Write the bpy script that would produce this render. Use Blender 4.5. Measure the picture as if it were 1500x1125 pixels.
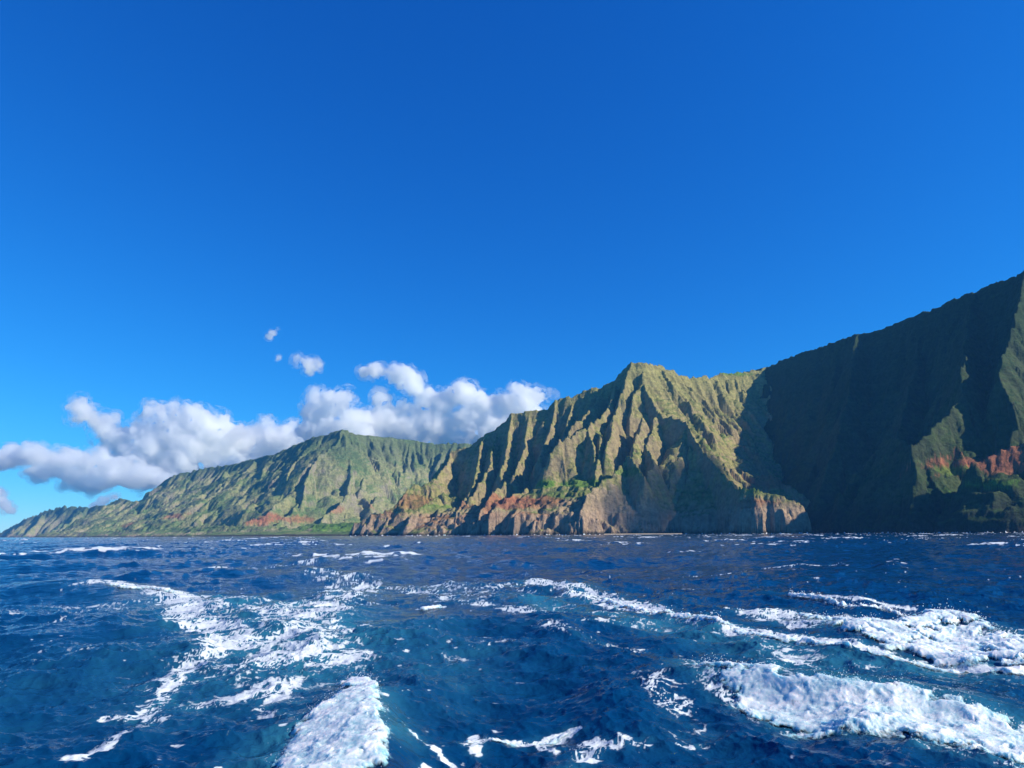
import bpy, math
import numpy as np
from mathutils import Matrix, Vector

sc = bpy.context.scene
for o in list(bpy.data.objects):
    bpy.data.objects.remove(o)

# ------------------------------------------------------------------ camera
CAM_H = 4.0
PITCH = math.atan(220.0 / 1000.0)
ROLL = math.atan(9.0 / 1500.0)
cam_data = bpy.data.cameras.new('camera')
cam_data.sensor_width = 36.0
cam_data.lens = 24.0
cam_data.clip_start = 0.5
cam_data.clip_end = 80000.0
cam = bpy.data.objects.new('camera', cam_data)
sc.collection.objects.link(cam)
CROT = Matrix.Rotation(math.radians(90) + PITCH, 3, 'X') @ Matrix.Rotation(-ROLL, 3, 'Z')
cam.matrix_world = Matrix.Translation((0, 0, CAM_H)) @ CROT.to_4x4()
sc.camera = cam

# ------------------------------------------------------------------ light
SUN_AZ = 107.0      # degrees to the right of the view direction
SUN_EL = 33.0
a, e = math.radians(SUN_AZ), math.radians(SUN_EL)
SUN = Vector((math.sin(a) * math.cos(e), math.cos(a) * math.cos(e), math.sin(e)))
world = bpy.data.worlds.new('World')
sc.world = world
world.use_nodes = True
nt = world.node_tree
nt.nodes.clear()
sky = nt.nodes.new('ShaderNodeTexSky')
sky.sky_type = 'NISHITA'
sky.sun_disc = False
sky.sun_elevation = e
sky.sun_rotation = a
sky.altitude = 0
sky.air_density = 1.0
sky.dust_density = 0.0
sky.ozone_density = 8.0
bg = nt.nodes.new('ShaderNodeBackground')
bg.inputs['Strength'].default_value = 0.12
wo = nt.nodes.new('ShaderNodeOutputWorld')
sep = nt.nodes.new('ShaderNodeSeparateColor'); comb = nt.nodes.new('ShaderNodeCombineColor')
nt.links.new(sky.outputs[0], sep.inputs[0])
for ch, (pw, k_) in enumerate(((1.9, .08), (1.15, .56), (.8, 1.42))):     # deeper, more saturated blue
    p1 = nt.nodes.new('ShaderNodeMath'); p1.operation = 'POWER'; p1.inputs[1].default_value = pw
    p2 = nt.nodes.new('ShaderNodeMath'); p2.operation = 'MULTIPLY'; p2.inputs[1].default_value = k_
    nt.links.new(sep.outputs[ch], p1.inputs[0]); nt.links.new(p1.outputs[0], p2.inputs[0]); nt.links.new(p2.outputs[0], comb.inputs[ch])
nt.links.new(comb.outputs[0], bg.inputs[0])
nt.links.new(bg.outputs[0], wo.inputs[0])

sd = bpy.data.lights.new('sun', 'SUN')
sd.energy = 5.0
sd.angle = math.radians(0.55)
sd.color = (1.0, 0.91, 0.74)
sun = bpy.data.objects.new('sun', sd)
sun.rotation_euler = SUN.to_track_quat('Z', 'Y').to_euler()
sun.location = (600, -300, 900)
sc.collection.objects.link(sun)

sc.view_settings.view_transform = 'Standard'
sc.view_settings.look = 'None'
sc.view_settings.exposure = 0.45
sc.view_settings.gamma = 1.0
cy = sc.cycles
cy.use_denoising = True
cy.volume_bounces = 20
cy.max_bounces = 22
cy.diffuse_bounces = 2
cy.glossy_bounces = 2
cy.transmission_bounces = 2
cy.volume_step_rate = 1.0
cy.volume_max_steps = 256
cy.caustics_reflective = False
cy.caustics_refractive = False

# ------------------------------------------------------------------ helpers
RW = np.array([[CROT[i][j] for j in range(3)] for i in range(3)])

def pray(px, py):
    """direction of the photo's pixel, scaled so that Y = 1"""
    d = RW @ np.array([(px - 750.0) / 1000.0, -(py - 562.5) / 1000.0, -1.0])
    return d / d[1]

def at(px, py, D):
    d = pray(px, py)
    return np.array([d[0] * D, D, CAM_H + d[2] * D])

def on_water(px, py):
    d = pray(px, py)
    t = -CAM_H / min(d[2], -1e-4)
    return np.array([d[0] * t, t])

rs = np.random.RandomState(7)
PERM = rs.permutation(4096)
GR = rs.uniform(0, 2 * np.pi, 4096)
GX, GY = np.cos(GR), np.sin(GR)

def perlin(x, y, seed=0):
    xi = np.floor(x).astype(np.int64); yi = np.floor(y).astype(np.int64)
    xf = x - xi; yf = y - yi
    u = xf * xf * xf * (xf * (xf * 6 - 15) + 10)
    v = yf * yf * yf * (yf * (yf * 6 - 15) + 10)
    def g(ix, iy, fx, fy):
        h = PERM[(PERM[(ix + seed * 131) & 4095] + iy) & 4095]
        return GX[h] * fx + GY[h] * fy
    a0 = g(xi, yi, xf, yf); b0 = g(xi + 1, yi, xf - 1, yf)
    a1 = g(xi, yi + 1, xf, yf - 1); b1 = g(xi + 1, yi + 1, xf - 1, yf - 1)
    p = a0 + u * (b0 - a0); q = a1 + u * (b1 - a1)
    return (p + v * (q - p)) * 1.4

def fbm(x, y, oct=4, seed=0, gain=0.5, lac=2.03):
    s = 0.0; amp = 1.0; n = 0.0
    for i in range(oct):
        s = s + amp * perlin(x, y, seed + i * 7)
        n += amp; amp *= gain; x = x * lac + 11.3; y = y * lac + 5.7
    return s / n

def ridged(x, y, oct=3, seed=0, gain=0.5):
    s = 0.0; amp = 1.0; n = 0.0
    for i in range(oct):
        s = s + amp * (1 - np.abs(perlin(x, y, seed + i * 7)) * 1.6)
        n += amp; amp *= gain; x = x * 2.1 + 3.1; y = y * 2.1 + 9.2
    return s / n

def sstep(a, b, x):
    t = np.clip((x - a) / (b - a), 0, 1)
    return t * t * (3 - 2 * t)

def tag(o, label=None, cat=None, group=None, kind=None):
    if label: o['label'] = label
    if cat: o['category'] = cat
    if group: o['group'] = group
    if kind: o['kind'] = kind
    return o

def grid_mesh(name, P, mat, attrs=None, keep=None, parent=None, smooth=True):
    """P: (rows, cols, 3). keep: (rows, cols) bool of vertices. attrs: name -> (rows, cols[,3])"""
    R, C = P.shape[:2]
    idx = np.arange(R * C).reshape(R, C)
    q = np.stack([idx[:-1, :-1], idx[:-1, 1:], idx[1:, 1:], idx[1:, :-1]], -1).reshape(-1, 4)
    V = P.reshape(-1, 3)
    at_ = {k: v.reshape(R * C, -1) for k, v in (attrs or {}).items()}
    if keep is not None:
        k = keep.reshape(-1)
        q = q[k[q].any(1)]
        used = np.zeros(R * C, bool); used[q.reshape(-1)] = True
        m = np.cumsum(used) - 1
        q = m[q]; V = V[used]
        at_ = {kk: v[used] for kk, v in at_.items()}
    me = bpy.data.meshes.new(name)
    me.vertices.add(len(V)); me.vertices.foreach_set('co', V.astype(np.float32).reshape(-1))
    me.loops.add(q.size); me.loops.foreach_set('vertex_index', q.astype(np.int32).reshape(-1))
    me.polygons.add(len(q))
    me.polygons.foreach_set('loop_start', np.arange(0, q.size, 4, dtype=np.int32))
    me.polygons.foreach_set('loop_total', np.full(len(q), 4, np.int32))
    me.polygons.foreach_set('use_smooth', np.full(len(q), smooth, bool))
    for kk, v in at_.items():
        if v.shape[1] == 1:
            at2 = me.attributes.new(kk, 'FLOAT', 'POINT')
            at2.data.foreach_set('value', v.astype(np.float32).reshape(-1))
        else:
            at2 = me.attributes.new(kk, 'FLOAT_VECTOR', 'POINT')
            at2.data.foreach_set('vector', v.astype(np.float32).reshape(-1))
    me.update(); me.validate()
    me.materials.append(mat)
    o = bpy.data.objects.new(name, me)
    sc.collection.objects.link(o)
    if parent: o.parent = parent
    return o

def new_mat(name):
    m = bpy.data.materials.new(name); m.use_nodes = True
    m.node_tree.nodes.clear()
    return m, m.node_tree.nodes, m.node_tree.links

def attr(n, name):
    a_ = n.new('ShaderNodeAttribute'); a_.attribute_name = name
    return a_

def mathn(n, l, op, a_, b_=None, clamp=False):
    m = n.new('ShaderNodeMath'); m.operation = op; m.use_clamp = clamp
    for i, v in enumerate((a_, b_)):
        if v is None: continue
        if isinstance(v, (int, float)): m.inputs[i].default_value = v
        else: l.new(v, m.inputs[i])
    return m.outputs[0]

# ------------------------------------------------------------------ mountains
def rock_material(name, tint=1.0):
    m, n, l = new_mat(name)
    out = n.new('ShaderNodeOutputMaterial'); b = n.new('ShaderNodeBsdfPrincipled')
    b.inputs['Roughness'].default_value = 0.95
    b.inputs['Specular IOR Level'].default_value = 0.1
    c = attr(n, 'col')
    geo = n.new('ShaderNodeNewGeometry')
    nz = n.new('ShaderNodeTexNoise'); nz.inputs['Scale'].default_value = 0.06
    nz.inputs['Detail'].default_value = 8; nz.inputs['Roughness'].default_value = 0.7
    l.new(geo.outputs['Position'], nz.inputs['Vector'])
    mr = n.new('ShaderNodeMapRange')
    mr.inputs['From Min'].default_value = 0.3; mr.inputs['From Max'].default_value = 0.7
    mr.inputs['To Min'].default_value = 0.62; mr.inputs['To Max'].default_value = 1.38
    l.new(nz.outputs['Fac'], mr.inputs['Value'])
    vm = n.new('ShaderNodeVectorMath'); vm.operation = 'SCALE'
    l.new(c.outputs['Vector'], vm.inputs[0]); l.new(mr.outputs[0], vm.inputs['Scale'])
    l.new(vm.outputs[0], b.inputs['Base Color'])
    bp = n.new('ShaderNodeBump'); bp.inputs['Strength'].default_value = 0.9
    bp.inputs['Distance'].default_value = 12.0
    l.new(nz.outputs['Fac'], bp.inputs['Height']); l.new(bp.outputs[0], b.inputs['Normal'])
    l.new(b.outputs[0], out.inputs['Surface'])
    return m

ROCK = rock_material('rock')

def R(pts, s=1.5, nose=None, sl=None, gul=1.0, lam=90.0, toe=0.0, rnd=3.0, jag=1.0):
    P = np.array([at(*p) for p in pts])
    return dict(P=P, s=s, sl=sl or s * 1.12, nose=nose or s, gul=gul, lam=lam, toe=toe, rnd=rnd, jag=jag)

def terrain(X, Y, ridges, scale=1.0, seed=0, floor=-25.0, crag=1.0):
    wx = fbm(X / (140 * scale), Y / (140 * scale), 3, seed + 1) * 26 * scale
    wy = fbm(X / (140 * scale), Y / (140 * scale), 3, seed + 2) * 26 * scale
    Xw, Yw = X + wx, Y + wy
    Z = np.full(X.shape, floor)
    for k, r in enumerate(ridges):
        P = r['P']
        zmax = P[:, 2].max()
        reach = (zmax + 60) / min(r['s'], r['nose']) * 1.5 + 60
        mk = ((Xw > P[:, 0].min() - reach) & (Xw < P[:, 0].max() + reach) &
              (Yw > P[:, 1].min() - reach) & (Yw < P[:, 1].max() + reach))
        if not mk.any(): continue
        x = Xw[mk]; y = Yw[mk]
        bestd = np.full(x.shape, 1e9); bz = np.zeros(x.shape); bt = np.zeros(x.shape)
        best = np.full(x.shape, -1e9); side = np.zeros(x.shape); dd = np.zeros(x.shape)
        cum = 0.0
        for i in range(len(P) - 1):
            ax, ay, az = P[i]; bx, by, bz_ = P[i + 1]
            dx, dy = bx - ax, by - ay; L = math.hypot(dx, dy) + 1e-6
            t = ((x - ax) * dx + (y - ay) * dy) / (L * L)
            tc = np.clip(t, 0, 1)
            ex = x - (ax + tc * dx); ey = y - (ay + tc * dy)
            d = np.hypot(ex, ey)
            sg = np.sign((x - ax) * dy - (y - ay) * dx)
            sl = np.where(sg > 0, r['sl'], r['s'])
            if i == len(P) - 2 and r['nose'] != r['s']:
                over = np.clip(t - 1, 0, None) * L
                fr = np.clip(over / (d + 1e-3), 0, 1)
                sl = sl + (r['nose'] - sl) * fr
            z = az + tc * (bz_ - az) - sl * d
            up = z > best
            best = np.where(up, z, best); bt = np.where(up, cum + tc * L, bt)
            dd = np.where(up, d, dd); side = np.where(up, sg, side)
            cum += L
        # crest unevenness
        if r['jag'] > 0:
            jn = fbm(bt / (55 * scale), bt * 0 + k * 3.7, 3, seed + 3)
            best += jn * (24 if r['jag'] >= 1 else 16) * scale * r['jag']
        # rounding and gullies running down the flanks
        rr = r['rnd'] * scale
        best -= (np.sqrt(dd * dd + rr * rr) - dd - rr) * 0.6 * r['s']
        lam = r['lam'] * scale
        wob = fbm(x / (lam * 1.5), y / (lam * 1.5), 2, seed + 4) * 0.5
        g1 = np.abs(perlin(bt / lam + wob + side * 7.3, dd / (lam * 3.5) + k * 1.9, seed + 5))
        g2 = np.abs(perlin(bt / (lam * .42) + wob * 2 + side * 3.1, dd / (lam * 1.6) + k * 2.9, seed + 6))
        depth = np.clip(dd / (lam * 0.7), 0, 1)
        best -= (np.clip(1 - g1 * 2.4, 0, 1) * 0.55 * lam + np.clip(1 - g2 * 2.4, 0, 1) * 0.26 * lam) * depth * r['gul']
        if r['toe'] > 0:   # talus apron under the cliffs: slope eases below toe height
            tz = r['toe']
            best = np.where(best < tz, tz + (best - tz) * 0.42, best)
        Z[mk] = np.maximum(Z[mk], best)
    rough = fbm(X / (34 * scale), Y / (34 * scale), 4, seed + 8, 0.55)
    rg = ridged(X / (72 * scale), Y / (72 * scale), 4, seed + 9, .55) - .62
    on = sstep(-5, 70, Z)
    Z += (rough * 9.0 + rg * 28.0 * crag) * scale * on
    ph = Z / (24 * scale) + 1.6 * fbm(X / 220, Y / 220, 2, seed + 10)
    Z += 3.0 * scale * np.sin(2 * np.pi * ph) * on * .9
    return Z

def colour(X, Y, Z, pal, blobs, seed=0, scale=1.0, nx=None):
    """pal: dict of linear colours. blobs: (px, py, D, rx, ry, key, strength) patches of bare earth or grass"""
    gy, gx = np.gradient(Z)
    dX = np.gradient(X, axis=1); dY = np.gradient(Y, axis=0)
    sx = gx / np.maximum(np.abs(dX), 1e-3); sy = (gy - sx * np.gradient(X, axis=0)) / np.maximum(np.abs(dY), 1e-3)
    slope = np.hypot(sx, sy)
    n1 = fbm(X / (260 * scale), Y / (260 * scale) + Z / 400, 4, seed + 20)
    n2 = fbm(X / (60 * scale), Y / (60 * scale) + Z / 50, 4, seed + 21)
    n4 = fbm(X / (16 * scale), Y / (16 * scale) + Z / 18, 3, seed + 24)
    n3 = fbm(X / (500 * scale), Z / (14 * scale), 3, seed + 22)
    c = lambda k: np.array(pal[k])[None, None, :]
    col = c('olive') * (1 + 0.0 * Z[..., None])
    def mix(col, k, f): return col + (c(k) - col) * np.clip(f, 0, 1)[..., None]
    col = mix(col, 'green', sstep(-0.15, 0.35, n1 + 0.6 * n2 + 0.25 * (1.2 - slope)))
    col = mix(col, 'rock', sstep(0.0, 0.5, n2 * 0.9 - n1 * 0.5 + 0.28 * (slope - 1.5)) * 0.8)
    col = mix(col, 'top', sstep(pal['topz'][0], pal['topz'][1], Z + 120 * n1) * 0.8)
    for (px, py, D, rx, rz, key, st) in blobs:
        q = at(px, py, D)
        f = np.exp(-(((X - q[0]) / rx) ** 2 + ((Z - q[2]) / rz) ** 2 + ((Y - q[1]) / (rx * 1.6)) ** 2))
        f = sstep(0.36, 0.50, f + 0.42 * n2 + 0.15 * n1 + .30 * n4) * st
        col = mix(col, key, f)
    low = sstep(pal['lowz'], pal['lowz'] * 0.35, Z + 30 * n2) * sstep(0.6, 1.3, slope)
    col = mix(col, 'cliff', low)
    col = col * (1 + 0.30 * n3 * sstep(0.8, 1.6, slope))[..., None]
    shrub = sstep(.05, .22, n4 + .35 * n1) * sstep(2.6, 1.1, slope) * .55
    col = col + (np.array(pal['shrub'])[None, None, :] - col) * shrub[..., None]
    col = mix(col, 'wet', sstep(15, 6, Z + 9 * n2))
    return np.clip(col, 0.004, 0.9)

PAL3 = dict(olive=(.270, .250, .095), green=(.140, .185, .050), rock=(.29, .225, .135), top=(.26, .25, .095), topz=(500, 900),
            cliff=(.36, .26, .175), wet=(.05, .045, .04), red=(.31, .125, .068), grass=(.105, .20, .035), tan=(.36, .27, .17), shrub=(.055, .085, .028), lowz=150)
PAL2 = dict(PAL3, shrub=(.07, .12, .045), olive=(.25, .25, .115), green=(.13, .19, .07), rock=(.26, .225, .17), top=(.085, .125, .055), topz=(520, 820),  # top: dark forest, also painted in for cloud shade along the ridge
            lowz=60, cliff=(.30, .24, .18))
PAL4 = dict(PAL3, shrub=(.025, .05, .015), olive=(.062, .090, .034), green=(.026, .060, .022), rock=(.055, .070, .038), top=(.024, .050, .020), cliff=(.032, .042, .030))  # main palette darkened: this massif's shade is partly put into its colours

def massif(name, u0, u1, nu, y0, y1, ny, ridges, pal, blobs, scale=1.0, seed=0, extra=None, crag=1.0):
    u = np.linspace(u0, u1, nu)[None, :]; y = np.linspace(y0, y1, ny)[:, None]
    Y = y + 0 * u; X = u * y
    Z = terrain(X, Y, ridges, scale, seed, crag=crag)
    if extra: Z = extra(X, Y, Z)
    col = colour(X, Y, Z, pal, blobs, seed, scale)
    keep = Z > -6
    o = grid_mesh(name, np.stack([X, Y, Z], -1), ROCK, {'col': col}, keep)
    tag(o, kind='structure')
    return o

# main massif: skyline, then spurs traced crest by crest (pixel of the photograph, distance)
H3 = [
 # skyline
 R([(640,690,3850),(660,659,3900),(686,655,3900),(707,638,3850),(727,627,3850),(749,606,3800),(764,602,3800),(777,602,3780),(799,600,3760),(812,585,3740),
    (839,580,3720),(859,571,3700),(881,566,3680),(899,558,3650),(912,543,3620),(926,530,3600),(947,533,3600)], 1.55, lam=110, gul=.8, jag=.5),
 R([(947,533,3600),(966,535,3680),(979,540,3720),(994,549,3800),(1015,552,3900),(1043,552,4000),(1059,546,4050),(1090,545,4100),(1123,538,4150)], 1.15, lam=120, jag=.4),
 # flutes under the skyline
 R([(660,659,3900),(655,675,3800),(639,698,3650),(625,715,3550),(600,735,3450)], 1.7),
 R([(707,638,3850),(702,670,3700),(694,700,3550),(687,724,3450),(676,745,3350)], 1.8),
 R([(727,627,3850),(722,655,3720),(717,680,3600),(700,710,3450),(692,722,3400)], 1.8),
 R([(749,606,3800),(745,640,3680),(741,665,3600),(734,694,3450)], 1.9),
 R([(777,603,3780),(774,622,3700),(767,649,3600),(762,672,3500),(752,700,3380)], 1.9),
 R([(812,586,3740),(811,606,3680),(803,630,3590),(798,649,3530),(790,668,3470)], 1.9),
 R([(846,580,3720),(836,605,3640),(826,628,3560)], 1.9),
 R([(884,570,3670),(864,597,3560),(844,618,3470),(832,632,3420)], 1.8),
 # middle block
 R([(905,560,3600),(893,590,3450),(880,610,3350),(861,625,3250),(832,641,3180),(809,660,3130),(803,692,3080),(800,710,3040)], 1.7, nose=2.2),
 R([(861,625,3250),(868,650,3150),(870,672,3090)], 1.9),
 R([(880,640,3200),(876,665,3080),(870,690,3000),(868,720,2930)], 1.9, nose=2.4),
 R([(898,612,3250),(893,640,3150),(886,660,3080)], 2.0),
 # right under the peak
 R([(926,531,3600),(915,565,3480),(905,590,3400),(897,612,3300)], 1.7),
 R([(939,559,3500),(928,585,3400),(924,610,3330)], 1.9),
 R([(947,533,3600),(939,559,3500),(950,577,3420),(963,603,3330),(958,617,3280),(954,640,3200)], 1.4, sl=2.3),
 R([(940,610,3250),(930,650,3100),(918,690,2990),(905,700,2900)], 1.8),
 R([(958,617,3250),(952,635,3180),(948,650,3130)], 2.1),
 # great spur running down to the rounded headland
 R([(963,603,3330),(987,612,3230),(1005,618,3180),(1015,639,3100),(1041,675,2950),(1061,701,2820),(1080,713,2700),(1092,719,2610)], 1.35, nose=2.4, sl=3.0, lam=80, gul=.7),
 R([(1093,716,2590),(1112,716,2560),(1138,722,2530),(1163,735,2510),(1186,752,2490)], 1.1, nose=2.8, sl=1.35, lam=45, gul=.8),
 R([(966,536,3680),(985,565,3580),(1010,590,3480),(1030,615,3380),(1045,640,3280)], 1.2, lam=70),
 R([(994,549,3800),(1020,575,3720),(1045,600,3650)], 1.2, lam=70),
 R([(1059,546,4050),(1050,575,3950),(1052,600,3850)], 1.2, lam=70),
 R([(1005,618,3180),(1030,640,3120),(1055,672,3080),(1090,690,3060),(1140,700,3050),(1190,735,2980)], 1.0, lam=60),
 # wall over the beach
 R([(918,668,2990),(905,690,2920),(885,705,2860),(866,722,2800),(853,738,2760),(846,752,2735)], 1.8, nose=4.0, gul=.5),
 R([(918,668,2990),(935,680,2890),(945,700,2840)], 2.4, nose=3.5, gul=.4),
 R([(948,650,3100),(955,680,2960),(950,700,2900)], 2.0, gul=.5),
 # bench and red sea ridges
 R([(880,705,3000),(850,705,3020),(810,712,3020),(770,722,3040),(720,735,3100),(660,745,3200)], .55, gul=.3),
 R([(745,705,3250),(736,709,3200),(719,727,3080),(707,744,3010),(700,760,2970)], 1.3, nose=3),
 R([(770,715,3100),(749,724,3000),(732,739,2930),(716,757,2880)], 1.4, nose=3, lam=50),
 R([(820,722,3000),(798,733,2920),(774,741,2860),(757,756,2810),(750,766,2790)], 1.4, nose=3, lam=50),
 R([(850,715,2950),(830,735,2850),(815,750,2790),(808,760,2760)], 1.5, nose=3, lam=50),
 R([(680,733,3200),(672,745,3130),(668,760,3080)], 1.3, nose=3),
 R([(655,735,3350),(640,750,3250),(625,768,3150)], 1.1, nose=2),
 R([(610,712,3550),(600,715,3500),(585,735,3420),(560,752,3380),(520,765,3400)], .9, nose=1.5, lam=60),
 R([(640,700,3600),(610,712,3550),(592,728,3480),(590,745,3350)], .9, nose=1.5, lam=60),
 R([(640,725,3400),(625,740,3300),(600,760,3220)], .9, lam=60),
]
B3 = [(640,765,3200,140,45,'red',.7),(700,762,3000,150,45,'red',.9),(760,765,2850,150,45,'red',.8),(820,765,2760,120,40,'red',.5),(690,740,3150,100,30,'red',.6),(720,735,3050,120,45,'red',.8),(750,735,2950,120,35,'red',.9),(790,735,2880,110,30,'red',.8),(600,735,3450,130,45,'red',.55),(560,755,3400,110,25,'red',.7),
      (850,745,2800,100,70,'tan',.7),(900,740,2800,120,90,'tan',.85),(1115,740,2480,90,30,'red',.8),(1150,762,2440,150,60,'tan',.9),
      (1100,716,2600,45,14,'grass',1.),(790,707,3020,90,28,'grass',1.),(850,707,3000,120,25,'grass',.9),(920,690,2900,60,25,'grass',.7),(640,745,3300,120,25,'grass',.7),
      (1070,548,4100,120,20,'grass',.9),(1140,705,3050,200,40,'red',.6)]
def sea_cliff(T, lo, hi, k=2.6):
    def f(X, Y, Z):
        t = (T + 22 * fbm(X / 120, Y / 120, 3, 91)) * sstep(lo, hi, X / Y)
        return np.where(Z < t, t - (t - Z) * k, Z)
    return f
massif('hills', -.27, .50, 620, 2300, 4300, 480, H3, PAL3, B3, 1.0, 3, sea_cliff(75, -.17, -.06))

H4 = [
 R([(1090,546,4250),(1123,538,4150),(1144,528,4050),(1167,519,3950),(1195,511,3850),(1255,488,3650),(1277,486,3580),(1329,466,3400),(1370,451,3250),(1389,440,3180),
    (1426,428,3050),(1456,412,2950),(1475,407,2880),(1500,397,2800),(1535,475,2650),(1575,580,2480),(1640,680,2300)], 1.35, lam=150, gul=.55, jag=.4),
 R([(1426,428,3050),(1418,490,2800),(1407,550,2500),(1408,580,2420),(1390,605,2350),(1350,645,2280),(1338,655,2260)], 1.5, nose=1.8, lam=80),
 R([(1500,397,2800),(1487,462,2600),(1463,555,2350),(1475,580,2300),(1490,625,2230),(1480,650,2200)], 1.5, nose=1.8, lam=80),
 R([(1600,560,2000),(1500,648,2030),(1468,660,2030),(1412,688,2050)], .9, nose=1.4, lam=60, gul=.7),
 R([(1300,640,2900),(1270,680,2750),(1230,730,2600),(1210,765,2550)], .8, lam=90),
 R([(1300,640,2700),(1350,655,2280),(1340,700,2200)], 1.0, lam=90),
 R([(1255,488,3650),(1245,560,3350),(1230,640,3050),(1200,720,2850)], 1.2, lam=110),
 R([(1350,470,3350),(1335,560,3050),(1310,650,2750)], 1.3, lam=110),
 R([(1190,774,2700),(1260,771,2500),(1320,775,2350),(1400,777,2250),(1500,777,2100)], .3, gul=.2, jag=.2),
]
B4 = [(1470,672,2060,170,55,'red',1.),(1450,712,2040,80,18,'grass',1.),(1390,690,2250,70,18,'grass',.8)]
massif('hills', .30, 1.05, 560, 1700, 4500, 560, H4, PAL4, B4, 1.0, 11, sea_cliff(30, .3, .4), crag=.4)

H2 = [
 R([(203,734,8600),(221,721,8400),(240,705,8200),(256,696,8100),(288,688,8000),(315,683,7900),(341,680,7700),(373,672,7500),(401,665,7200),(430,652,6900),(457,641,6700),
    (481,636,6600),(501,628,6500),(521,636,6550),(550,638,6700),(577,641,6800),(598,644,6850),(617,648,6900),(638,649,6900),(659,649,6900),(691,650,6900),(740,655,6900)], 1.05, lam=110, jag=.3),
 R([(501,628,6500),(490,652,6300),(465,668,6100),(455,687,5950),(448,705,5800),(446,735,5600)], 1.2, nose=2),
 R([(465,650,6600),(440,668,6350),(422,687,6150),(418,708,5980),(410,735,5750)], 1.2, nose=2),
 R([(501,628,6500),(508,655,6300),(515,684,6050),(513,703,5900),(510,722,5750)], 1.2, nose=2),
 R([(525,640,6550),(530,670,6300),(531,697,6050),(527,720,5850)], 1.3, nose=2),
 R([(550,640,6700),(553,670,6450),(552,700,6200),(548,725,6000)], 1.3),
 R([(577,643,6800),(580,675,6550),(578,705,6300),(572,728,6100)], 1.3),
 R([(605,648,6850),(608,680,6600),(603,712,6350)], 1.2),
 R([(635,650,6900),(632,685,6650),(622,715,6400)], 1.2),
 R([(401,667,7100),(385,690,6700),(371,719,6350),(360,735,6150)], 1.1, nose=1.6),
 R([(330,690,7400),(325,712,6900),(312,735,6500)], 1.0, nose=1.5),
 R([(373,675,7300),(350,700,6900),(345,725,6500),(330,745,6300)], 1.0, nose=1.6),
 R([(157,742,8600),(175,729,8400),(187,733,8200),(215,735,8000),(270,722,7600),(310,708,7200),(360,692,6900),(400,690,6700)], .75, lam=90, jag=.4),
 R([(175,730,8400),(150,752,8100),(120,772,7900)], .7), R([(215,735,8000),(190,757,7500),(160,775,7300)], .7),
 R([(270,722,7600),(240,748,7000),(220,765,6800)], .7), R([(310,735,6700),(290,752,6400),(270,768,6250)], .7, nose=1.5),
 R([(110,768,8200),(160,757,7700),(220,752,7200),(290,748,6700),(350,750,6200)], .42, lam=80, gul=.5),
 R([(400,748,5900),(460,748,5800),(540,748,5700)], .45, lam=80, gul=.6),
 # foothills
 R([(425,725,5700),(403,737,5500),(390,751,5350),(350,771,5200),(330,777,5200)], .8, nose=1.2, lam=60),
 R([(440,735,5650),(425,750,5400),(410,765,5200)], .7, lam=60),
 R([(520,720,5700),(502,733,5500),(483,748,5300),(468,764,5100)], .75, lam=60),
 R([(535,728,5700),(545,745,5450),(560,760,5300)], .7, lam=60),
 R([(60,781,7600),(150,779,7000),(250,774,6000),(330,770,5300),(420,772,4900)], .25, gul=.5, jag=.6),
 R([(330,779,5000),(430,777,4500),(500,779,4100),(560,778,3800),(640,779,3500)], .12, gul=.1, jag=.1),
 R([(450,768,5000),(540,765,4600),(600,768,4200)], .2, gul=.3, jag=.3),
]
B2 = [(390,757,5300,140,40,'red',.9),(370,765,5250,140,30,'red',.8),(440,760,5350,140,28,'red',.7),(490,745,5300,130,40,'red',.55),(540,738,5500,100,40,'red',.5),(270,757,6500,200,40,'red',.7),
      (200,768,7000,220,35,'red',.7),(500,772,4500,400,40,'grass',1.),(440,755,5000,150,40,'grass',.8),(580,770,4000,300,40,'grass',1.)]
for r_ in H2[:16]:
    r_['s'] *= .80; r_['sl'] = r_['s'] * 1.02; r_['gul'] *= .85; r_['nose'] = min(r_['nose'], 1.3)
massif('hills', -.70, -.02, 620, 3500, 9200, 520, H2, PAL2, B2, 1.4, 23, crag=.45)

H1 = [
 R([(-40,790,11800),(0,781,11600),(19,771,11400),(44,757,11200),(69,748,11000),(92,742,10800),(107,742,10700),(128,743,10500),(157,740,10300),(200,735,10200)], .8, lam=110, jag=.5),
 R([(128,743,10500),(110,760,10000),(85,776,9600)], .8), R([(69,748,11000),(55,765,10600),(35,780,10300)], .8),
]
massif('hills', -.86, -.48, 260, 9200, 12400, 220, H1, dict(PAL2, top=(.06,.10,.05), topz=(200,420)), [], 2.2, 31)


# ------------------------------------------------------------------ sea
def on_plane(px, py, z=0.0):
    d = pray(px, py)
    t = (z - CAM_H) / min(d[2], -1e-4)
    return (d[0] * t, t)

def ocean_tile(L, N, lo, hi, rms, wind, seed, power=3.6, spread=2.0):
    r = np.random.RandomState(seed)
    k1 = np.fft.fftfreq(N, L / N) * 2 * np.pi
    kx, ky = np.meshgrid(k1, k1, indexing='xy')
    k = np.hypot(kx, ky); k[0, 0] = 1
    wx, wy = math.cos(wind), math.sin(wind)
    c = (kx * wx + ky * wy) / k
    S = k ** (-power) * (0.12 + np.abs(c) ** spread) * np.where(c < 0, .25, 1)
    band = (k > 2 * np.pi / hi) & (k < 2 * np.pi / lo)
    A = np.sqrt(S) * band * (r.normal(size=k.shape) + 1j * r.normal(size=k.shape))
    A[0, 0] = 0
    f = lambda q: np.real(np.fft.ifft2(q)).astype(np.float32)
    h = f(A); sc_ = rms / h.std()
    dx = f(1j * kx / k * A) * sc_; dy = f(1j * ky / k * A) * sc_
    return h * sc_, dx, dy, L, N

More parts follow.
